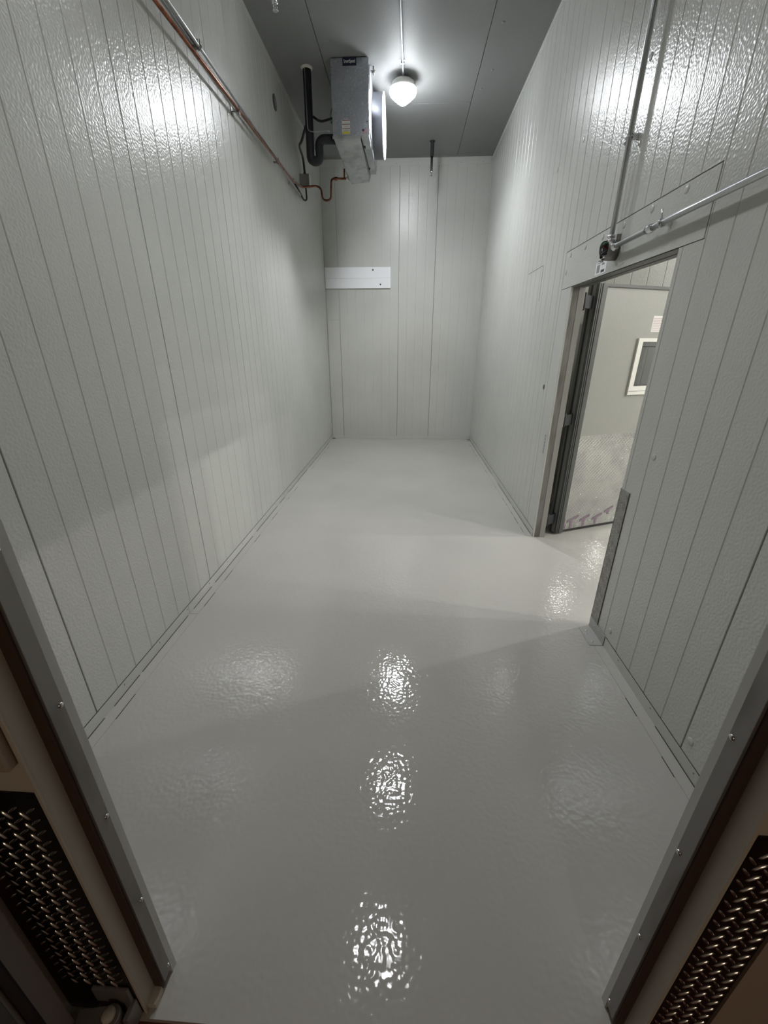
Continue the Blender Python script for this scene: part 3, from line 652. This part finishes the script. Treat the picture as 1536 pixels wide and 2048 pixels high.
sprinkler(.262, 6.856, 'black and chrome pendant sprinkler in front of the back wall')
sprinkler(-.966, 3.849, 'pendant sprinkler cut off by the top edge above the left wall')

# round vent in the left wall
vr = empty('round_vent', (-A, 5.115, 3.785)); tag(vr, 'small round dark perforated vent high on the left wall', 'vent')
MB().lathe((-A, 5.115, 3.785), (1, 0, 0), [(.062, 0), (.062, .004), (.055, .007), (.0001, .008)], 28).build('disc', M_VENT, vr)
mb = MB()
for a_ in range(3):
    n_ = (1, 6, 12)[a_]
    for k in range(n_):
        t_ = k * 2 * math.pi / n_; r_ = a_ * .021
        mb.ring((-A + .0083 - .002 * (a_ == 2), 5.115 + r_ * math.cos(t_), 3.785 + r_ * math.sin(t_)), (1, 0, 0), .0062, .0018, 8, 4)
tag(mb.build('slot_rims', M_GREYP, vr), kind='stuff')

# white board on the back wall
bd = empty('wall_board', (-.83, D, 2.434)); tag(bd, 'flat white board screwed across the back wall below the evaporator', 'board')
MB().box((-A + .004, D - .022, 2.578), (-.306, D - .0005, 2.728), bev=.0015).build('plank', M_BOARD, bd)
MB().box((-A + .004, D - .022, 2.434), (-.306, D - .0005, 2.576), bev=.0015).build('plank', M_BOARD, bd)
for x, z in [(-.586, 2.690), (-.467, 2.487)]:
    MB().lathe((x, D - .022, z), (0, -1, 0), [(.012, -.004), (.012, .004), (.006, .014), (.0001, .015)], 12).build('screw', M_GASK2, bd)

# ---------------------------------------------------------------- right wall conduits, open box, stickers
xc_ = B - .040
c1 = empty('wall_conduit', (xc_, 2.70, 2.13)); tag(c1, 'upright steel conduit on the right wall above the open junction box', 'conduit')
MB().tube([(xc_, 2.705, 2.128), (xc_, 2.700, 3.0), (xc_, 2.69, H - .002)], .0125, 14).build('tube', M_COND, c1)
for z in (2.57, 3.35):
    mb = MB(); mb.ring((xc_, 2.702, z), (0, 0, 1), .015, .0035, 16, 6); mb.box((B - .0005, 2.690, z - .010), (xc_ + .010, 2.714, z + .010)); mb.box((xc_ - .012, 2.716, z - .012), (xc_ + .012, 2.752, z - .006)); mb.tube([(xc_, 2.745, z - .02), (xc_, 2.745, z + .012)], .004, 8); mb.build('clip', M_STEEL, c1)
MB().lathe((xc_, 2.705, 2.112), (0, 0, 1), [(.016, 0), (.020, .002), (.020, .012), (.017, .014), (.017, .022), (.021, .024), (.021, .034), (.014, .036)], 16).build('connector', M_STEEL, c1)
c2 = empty('wall_conduit', (xc_, 1.6, 2.085)); tag(c2, 'level steel conduit on the right wall leading from the junction box to the entrance', 'conduit')
MB().tube([(xc_, 2.625, 2.082), (xc_, 2.0, 2.087), (xc_, Y1 + .002, 2.09)], .0125, 14).build('tube', M_COND, c2)
MB().lathe((xc_, 2.650, 2.082), (0, -1, 0), [(.014, 0), (.021, .002), (.021, .014), (.016, .016), (.016, .03), (.013, .032)], 16).build('connector', M_STEEL, c2)
MB().lathe((xc_, 2.325, 2.0845), (0, -1, 0), [(.013, 0), (.0165, .001), (.0165, .02), (.019, .022), (.019, .034), (.0165, .036), (.0165, .056), (.013, .058)], 16).build('coupling', M_STEEL, c2)
for y in (2.20, 1.0):
    mb = MB(); mb.ring((xc_, y, 2.086), (0, 1, 0), .015, .004, 16, 6); mb.box((B - .0005, y - .012, 2.074), (xc_ + .01, y + .012, 2.098)); mb.box((xc_ - .012, y - .020, 2.072), (xc_ - .004, y + .02, 2.080)); mb.tube([(xc_ - .002, y + .004, 2.098), (xc_ - .004, y + .012, 2.140)], .003, 6); mb.build('clip', M_STEEL, c2)
jb = empty('junction_box', (B - .03, 2.69, 2.02)); tag(jb, 'open round metal junction box with wires above the side doorway', 'junction box')
mb = MB(); n = 24
jc = Vector((B - .0005, 2.70, 2.075))
outer = [(.046, 0), (.046, .062), (.041, .062), (.041, .006)]
rings = [[mb.bm.verts.new((jc.x - h, jc.y + r_ * .92 * math.cos(k * 2 * math.pi / n), jc.z + r_ * 1.12 * math.sin(k * 2 * math.pi / n))) for k in range(n)] for r_, h in outer]
for a, b in zip(rings, rings[1:]):
    for k in range(n): mb.face([a[k], a[(k + 1) % n], b[(k + 1) % n], b[k]], None, True)
mb.face(rings[0]); mb.face(rings[-1]); mb.build('body', M_DSTEEL, jb)
mb = MB(); mb.lathe(jc + Vector((-.0065, 0, 0)), (-1, 0, 0), [(.036, 0), (.036, .02), (.0001, .022)], 20); mb.build('inside', M_DARKP, jb)
MB().box((B - .035, 2.650, 2.110), (B - .010, 2.655, 2.142), bev=.001).build('lug_ear', M_DSTEEL, jb)
for pts, m_, r_ in [([(.02, .02, .0), (.07, .03, .03), (.075, .045, .04), (.05, .05, .01)], M_REDW, .004), ([(.02, 0, -.01), (.075, .01, -.02), (.08, .03, .02), (.06, .045, .045)], M_CABLE, .0045),
                    ([(.02, -.01, .02), (.07, -.02, .035), (.08, .02, .03), (.07, .035, -.02)], M_GREENW, .004), ([(.02, .01, -.03), (.07, .02, -.045), (.085, .0, -.02), (.05, -.02, .0)], M_CABLE, .0045),
                    ([(.03, .0, .03), (.078, .02, .05), (.08, .03, .0), (.06, .03, -.04)], M_CABLE, .005), ([(.03, -.02, -.02), (.075, .0, -.04), (.08, .025, -.05), (.05, .03, -.05)], M_STEEL, .003)]:
    MB().tube(fillet([(jc.x - a, jc.y + b, jc.z + c) for a, b, c in pts], .03, 5), r_, 7).build('wire', m_, jb)
def sticker(y0, y1, z0, z1, label, prints):
    x = B - .0005; r_ = empty('sticker', (x, (y0 + y1) / 2, z0)); tag(r_, label, 'sticker')
    MB().box((x - .0006, y0, z0), (x + .0003, y1, z1), M_BOARD).build('paper', None, r_)
    mb = MB()
    for a, b, c, d, m_ in prints: mb.box((x - .0009, y1 - (y1 - y0) * a, z0 + (z1 - z0) * c), (x - .0006, y1 - (y1 - y0) * b, z0 + (z1 - z0) * d), m_)
    mb.build('print', None, r_)
bars = [(.12, .40, .16 + k * .062, .16 + k * .062 + .036, M_DARKP) for k in range(10)]
sticker(2.80, 2.945, 1.984, 2.052, 'white sticker with barcode on the panel under the junction box', bars + [(.55, .86, .10, .30, M_DARKP), (.55, .80, .66, .82, M_GREYP), (.10, .5, .86, .93, M_GREYP)])
sticker(2.795, 2.850, 2.0535, 2.072, 'narrow white sticker just above the barcode sticker', [(.2, .7, .3, .6, M_GREYP)])
